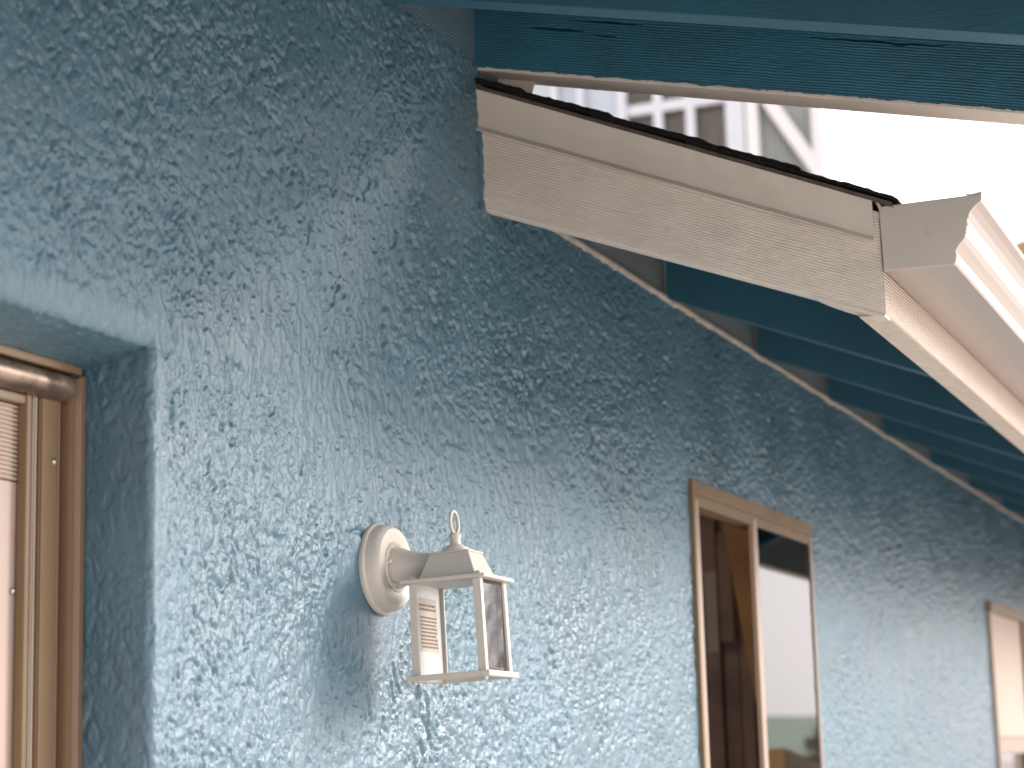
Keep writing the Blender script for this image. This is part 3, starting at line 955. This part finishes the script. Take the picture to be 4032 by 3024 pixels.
def bevel_pane(axis, off, half, z0, z1):
    """clear pane with a ground bevel round its edge"""
    o_ = []
    for (ins, dpt) in ((0.0, 0.0004), (0.0055, 0.0017)):
        for (u, v) in ((-half + ins, z0 + ins), (half - ins, z0 + ins), (half - ins, z1 - ins), (-half + ins, z1 - ins)):
            sg = 1 if off > 0 else -1
            p = (off + sg * dpt, u, v) if axis == 'x' else (u, off + sg * dpt, v)
            o_.append((BX + p[0], BY + p[1], p[2]))
    for (u, v) in ((-half, z0), (half, z0), (half, z1), (-half, z1)):
        sg = -1 if off > 0 else 1
        p = (off + sg * 0.0006, u, v) if axis == 'x' else (u, off + sg * 0.0006, v)
        o_.append((BX + p[0], BY + p[1], p[2]))
    F = [(4, 5, 6, 7)] + [(k, (k + 1) % 4, 4 + (k + 1) % 4, 4 + k) for k in range(4)] + [(8, 9, 10, 11)] + [(k, (k + 1) % 4, 8 + (k + 1) % 4, 8 + k) for k in range(4)]
    MB().add(o_, F).build("glass_pane", M_oglass if axis == 'y' else M_lglass, lan)
for sx in (-1, 1):
    bevel_pane('x', sx * 0.0435, 0.0395, ZR + 0.0066, -0.0300)
bevel_pane('y', -0.0435, 0.0395, ZR + 0.0066, -0.0300)
# bevelled rim strips on the glass (outer pane)
MB().box(*lb((-0.0395, 0.0417, ZR + 0.0066), (0.0395, 0.0436, -0.0300))).build("rear_panel", M_white, lan)
st = MB().box(*lb((-0.0340, 0.0411, ZR + 0.038), (0.0260, 0.0416, -0.046))).build("instruction_sticker", M_label, lan)
rs = random.Random(5)
b = MB()
zrow = -0.0535
for row in range(11):
    if row == 2: zrow -= 0.0055
    x = -0.0310
    end = 0.0225 - (rs.random() * 0.022 if row >= 2 and row % 3 == 1 else 0)
    hgt = 0.0030 if row < 2 else 0.0021
    while x < end:
        wl = 0.003 + rs.random() * 0.008
        b.box(*lb((x, 0.0405, zrow - hgt), (min(x + wl, end), 0.0410, zrow)))
        x += wl + 0.0016
    zrow -= 0.0052 if row < 2 else 0.0046
b.build("printed_lines", M_ink, st)
# roof of the lantern: slightly curved frustum, cap, finial
b = MB()
prof = [(0.0400, -0.0257), (0.0382, -0.0240), (0.0362, -0.0200), (0.0312, -0.0070), (0.0258, 0.0068)]
V, F = [], []
for (hw, zz_) in prof:
    V += [(BX - hw, BY - hw, zz_), (BX + hw, BY - hw, zz_), (BX + hw, BY + hw, zz_), (BX - hw, BY + hw, zz_)]
for i in range(len(prof) - 1):
    for q in range(4):
        F.append((i * 4 + q, i * 4 + (q + 1) % 4, i * 4 + 4 + (q + 1) % 4, i * 4 + 4 + q))
F += [(3, 2, 1, 0), tuple(range(len(prof) * 4 - 4, len(prof) * 4))]
b.add(V, F)
b.box(*lb((-0.0272, -0.0272, 0.0068), (0.0272, 0.0272, 0.0090)))
b.build("lantern_roof", M_lamp, lan, bevel=0.0006)
b = MB()
b.lathe([(0.0225, 0.0088), (0.0225, 0.0110), (0.0175, 0.0118), (0.0168, 0.0145), (0.0120, 0.0155), (0.0108, 0.0180), (0.0072, 0.0195), (0.0064, 0.0250), (0.0082, 0.0310), (0.0060, 0.0345)],
        lambda p, q, r: (BX + p, BY + q, r), 32)
fin = b.build("finial", M_lamp, lan, smooth=True)
V, F = [], []
nr, nt_ = 40, 12
for i in range(nr):
    t = 2 * math.pi * i / nr
    for j in range(nt_):
        u = 2 * math.pi * j / nt_
        r = 0.0138 + 0.0021 * math.cos(u)
        V.append((BX + r * math.cos(t), BY + 0.0021 * math.sin(u), 0.0475 + 1.06 * r * math.sin(t)))
for i in range(nr):
    for j in range(nt_):
        F.append((i * nt_ + j, ((i + 1) % nr) * nt_ + j, ((i + 1) % nr) * nt_ + (j + 1) % nt_, i * nt_ + (j + 1) % nt_))
MB().add(V, F).build("hanging_ring", M_lamp, lan, smooth=True)
for sx in (-1, 1):
    for sy in (-1, 1):
        MB().lathe([(0.0032, 0.0), (0.0036, -0.0016), (0.0030, -0.0036), (0.0014, -0.0050), (0.0004, -0.0053)],
                   lambda p, q, r: (BX + sx * 0.0465 + p, BY + sy * 0.0465 + q, ZR + r), 14).build("foot_screw", M_lamp, lan, smooth=True)
        MB().box((BX + sx * 0.044 - 0.0035, BY + sy * 0.044 - 0.0035, -0.0257), (BX + sx * 0.044 + 0.0035, BY + sy * 0.044 + 0.0035, -0.0215)).build("roof_clip", M_lamp, lan, bevel=0.0008)
cR = Matrix.Rotation(YAW, 3, 'Z')
cc_ = Vector((BX, BY, 0))
for o in list(lan.children):
    if o.name.split('.')[0] not in ('back_plate', 'arm', 'cap_nut'):
        o.rotation_euler = (0, 0, YAW)
        o.location = cc_ - cR @ cc_

# ================================================================== WHITE NEIGHBOUR
NX = 14.0
nb = empty("white_neighbour_house", (NX, 3.0, 0))
tag(nb, "white two storey house with gridded window and corrugated porch panel behind the roof", "house")
def nbx(name, ya, yb, za, zb, xa, xb, mat, parent=nb, bev=0.0):
    b = MB().box((xa - 0.0, ya - 3.0, za), (xb - 0.0, yb - 3.0, zb))
    o = b.build(name, mat, parent, bevel=bev)
    return o
# wall with window opening
b = MB()
X0 = 0.0
b.box((X0, 0.64 - 0.0, 0), (X0 + 0.15, 4.0, 9.0))
b.box((X0, -0.32, 0), (X0 + 0.15, 0.64, 5.2))
b.box((X0, -0.32, 7.4), (X0 + 0.15, 0.64, 9.0))
b.box((X0, -0.34, 0), (X0 + 0.15, -0.32, 9.0))
b.build("wall", M_nwall, nb)
nwin = nbx("window_frame", 3.575, 3.64, 5.2, 7.4, -0.04, 0.05, M_ntrim)
nbx("window_frame", 2.66, 2.800, 5.2, 7.4, -0.04, 0.05, M_ntrim)
for (ya, yb) in ((3.295, 3.365), (3.045, 3.115)):
    nbx("muntin", ya, yb, 5.2, 7.4, -0.015, 0.015, M_ntrim, nwin if False else nb)
for zc_ in (6.40 - 0.55, 6.40, 6.95):
    nbx("muntin", 2.80, 3.575, zc_ - 0.04, zc_ + 0.04, -0.013, 0.013, M_ntrim)
nbx("pane", 2.80, 3.575, 5.2, 7.4, 0.02, 0.03, M_nglass)
k = 0
zc0 = 5.2
b = MB()
while zc0 < 7.4:
    b.add([(0.05, -0.2, zc0), (0.05, 0.575, zc0), (0.085, 0.575, zc0 + 0.045), (0.085, -0.2, zc0 + 0.045)], [(0, 1, 2, 3)])
    zc0 += 0.045
bl = b.build("slatted_blind", M_nblind, nb)
MB().box((0.09, -0.21, 5.2), (0.11, 0.60, 7.4)).build("blind_backing", M_nblind, nb)
# trim boards
nbx("downspout", 3.905, 3.955, 3.0, 9.0, -0.06, -0.001, M_ntrim)
nbx("downspout", 4.115, 4.165, 3.0, 9.0, -0.06, -0.001, M_ntrim)
nbx("corner_board", 2.645, 2.659, 3.0, 9.0, -0.02, 0.10, M_nwall)
nbx("porch_post", 2.555, 2.643, 3.0, 9.0, -0.05, 0.06, M_npost)
nbx("porch_post", 2.085, 2.165, 3.0, 9.0, -0.03, 0.06, M_npost)
b = MB()
b.prism([(2.600 - 3, 6.43), (2.560 - 3, 6.56), (2.085 - 3, 5.745), (2.110 - 3, 5.60)], -0.045, -0.005, lambda a, c, d: (d, a, c))
b.build("diagonal_brace", M_npost, nb)
b = MB()
prof = []
ya = 2.165
nC = 9
for i in range(nC * 6 + 1):
    t = i / 6.0
    prof.append((ya + t * (0.39 / nC), 0.03 + 0.016 * math.cos(2 * math.pi * t)))
V, F = [], []
for (a_, c_) in prof:
    V += [(c_, a_ - 3, 3.0), (c_, a_ - 3, 9.0)]
for i in range(len(prof) - 1):
    F.append((2 * i, 2 * i + 2, 2 * i + 3, 2 * i + 1))
mesh("corrugated_panel", V, F, M_corr, nb, smooth=True)
MB().box((0.052, 2.165 - 3, 3.0), (0.06, 2.555 - 3, 9.0)).build("porch_backing", M_corr, nb)
b = MB()
b.box((0.15, -0.9, 0), (6.0, -0.75, 3.2)); b.box((0.15, 3.9, 0), (6.0, 4.0, 9.0))
b.build("side_wall", M_nwall, nb)

# far tan eave behind the gutter
fe = empty("far_tan_building", (16.0, 0.0, 0))
tag(fe, "tan roof corner of a far building just above the gutter at the right edge", "building")
b = MB()
b.prism([(1.16, 5.50), (1.12, 5.20), (-1.5, 5.55), (-1.5, 6.30)], 0.0, 4.0, lambda a, c, d: (d, a, c))
b.build("roof", M_siding_tan, fe)
MB().box((0.3, -1.4, 0), (3.6, 0.3, 5.2)).build("wall", M_hwall, fe)

# ================================================================== THINGS ACROSS THE YARD (seen in the glass)
def house_far(x, y, w, d_, h_, rh, wallm, roofm, label, yaw=0.0):
    t = empty("yard_house", (x, y, 0)); t.rotation_euler = (0, 0, yaw)
    tag(t, label, "house")
    MB().box((-w / 2, -d_ / 2, 0), (w / 2, d_ / 2, h_)).build("wall", wallm, t)
    MB().prism([(-d_ / 2 - 0.4, h_ - 0.1), (0, h_ + rh), (d_ / 2 + 0.4, h_ - 0.1)], -w / 2 - 0.4, w / 2 + 0.4, lambda a, c, d: (d, a, c)).build("roof", roofm, t)
    for k in (-0.28, 0.05, 0.3):
        MB().box((w * k, d_ / 2 - 0.02, 1.0), (w * k + 1.0, d_ / 2 + 0.03, 2.0)).build("window", M_nblind, t)
    return t
house_far(50.0, -13.4, 9, 6, 1.7, 0.9, M_hwall, M_roofg, "low house with pale green roof reflected in the middle window", 0.2)

def leafy_tree(x, y, H, label, seed, bare=False):
    t = empty("bare_tree" if bare else "leafy_tree", (x, y, 0))
    tag(t, label, "tree")
    rs = random.Random(seed)
    b = MB(); tips = []
    def branch(p, d, L, r, lev):
        n = 4
        q = p
        for i in range(n):
            d = (d + Vector((rs.uniform(-1, 1), rs.uniform(-1, 1), rs.uniform(-0.6, 0.8))) * 0.16).normalized()
            q2 = q + d * (L / n)
            r2 = r * (1 - 0.5 / n)
            side = d.orthogonal().normalized(); up = d.cross(side)
            m = 5
            V = [q + (side * math.cos(2 * math.pi * k / m) + up * math.sin(2 * math.pi * k / m)) * r for k in range(m)]
            V += [q2 + (side * math.cos(2 * math.pi * k / m) + up * math.sin(2 * math.pi * k / m)) * r2 for k in range(m)]
            b.add([tuple(v) for v in V], [(k, (k + 1) % m, m + (k + 1) % m, m + k) for k in range(m)])
            if lev < 4 and (i >= 1 or lev > 0):
                for _ in range(2 if lev < 3 else 1):
                    dd = (d + Vector((rs.uniform(-1, 1), rs.uniform(-1, 1), rs.uniform(-0.3, 0.7))) * 0.9).normalized()
                    branch(q2, dd, L * rs.uniform(0.5, 0.72), r2 * 0.55, lev + 1)
            q, r = q2, r2
        tips.append(q)
    branch(Vector((0, 0, 0)), Vector((0, 0, 1)), H * 0.55, H * (0.014 if bare else 0.022), 0)
    b.build("trunk", M_bark, t)
    if not bare:
        lb_ = MB()
        for q in tips:
            for _ in range(16):
                c = q + Vector((rs.gauss(0, 1), rs.gauss(0, 1), rs.gauss(0, 0.8))) * H * 0.06
                e1 = Vector((rs.gauss(0, 1), rs.gauss(0, 1), rs.gauss(0, 1))).normalized() * H * 0.018
                e2 = e1.orthogonal().normalized() * H * 0.012
                lb_.add([tuple(c - e1), tuple(c + e2), tuple(c + e1), tuple(c - e2)], [(0, 1, 2, 3)])
        cr = lb_.build("crown", M_leaf, t)
    return t
leafy_tree(8.3, -2.05, 3.8, "bare branching tree reflected in the outer glass of the lantern", 4, True)
leafy_tree(44.0, -8.7, 2.0, "dark green tree beside the green roofed house in the reflection", 9)

rl = empty("yard_rail", (8.0, -0.92, 0))
rl.rotation_euler = (0, 0, math.atan2(-0.335, 2.0))
tag(rl, "orange brown sloping wooden handrail reflected low in the middle window", "handrail")
b = MB()
b.prism([(-1.05, 1.52), (1.05, 1.43), (1.05, 1.53), (-1.05, 1.625)], -0.04, 0.04, lambda a, c, d: (a, d, c))
b.build("rail", M_rail, rl, bevel=0.01)
MB().box((-0.95, -0.03, 0), (-0.88, 0.03, 1.52)).build("post", M_rail, rl, bevel=0.005)
MB().box((0.88, -0.03, 0), (0.95, 0.03, 1.43)).build("post", M_rail, rl, bevel=0.005)
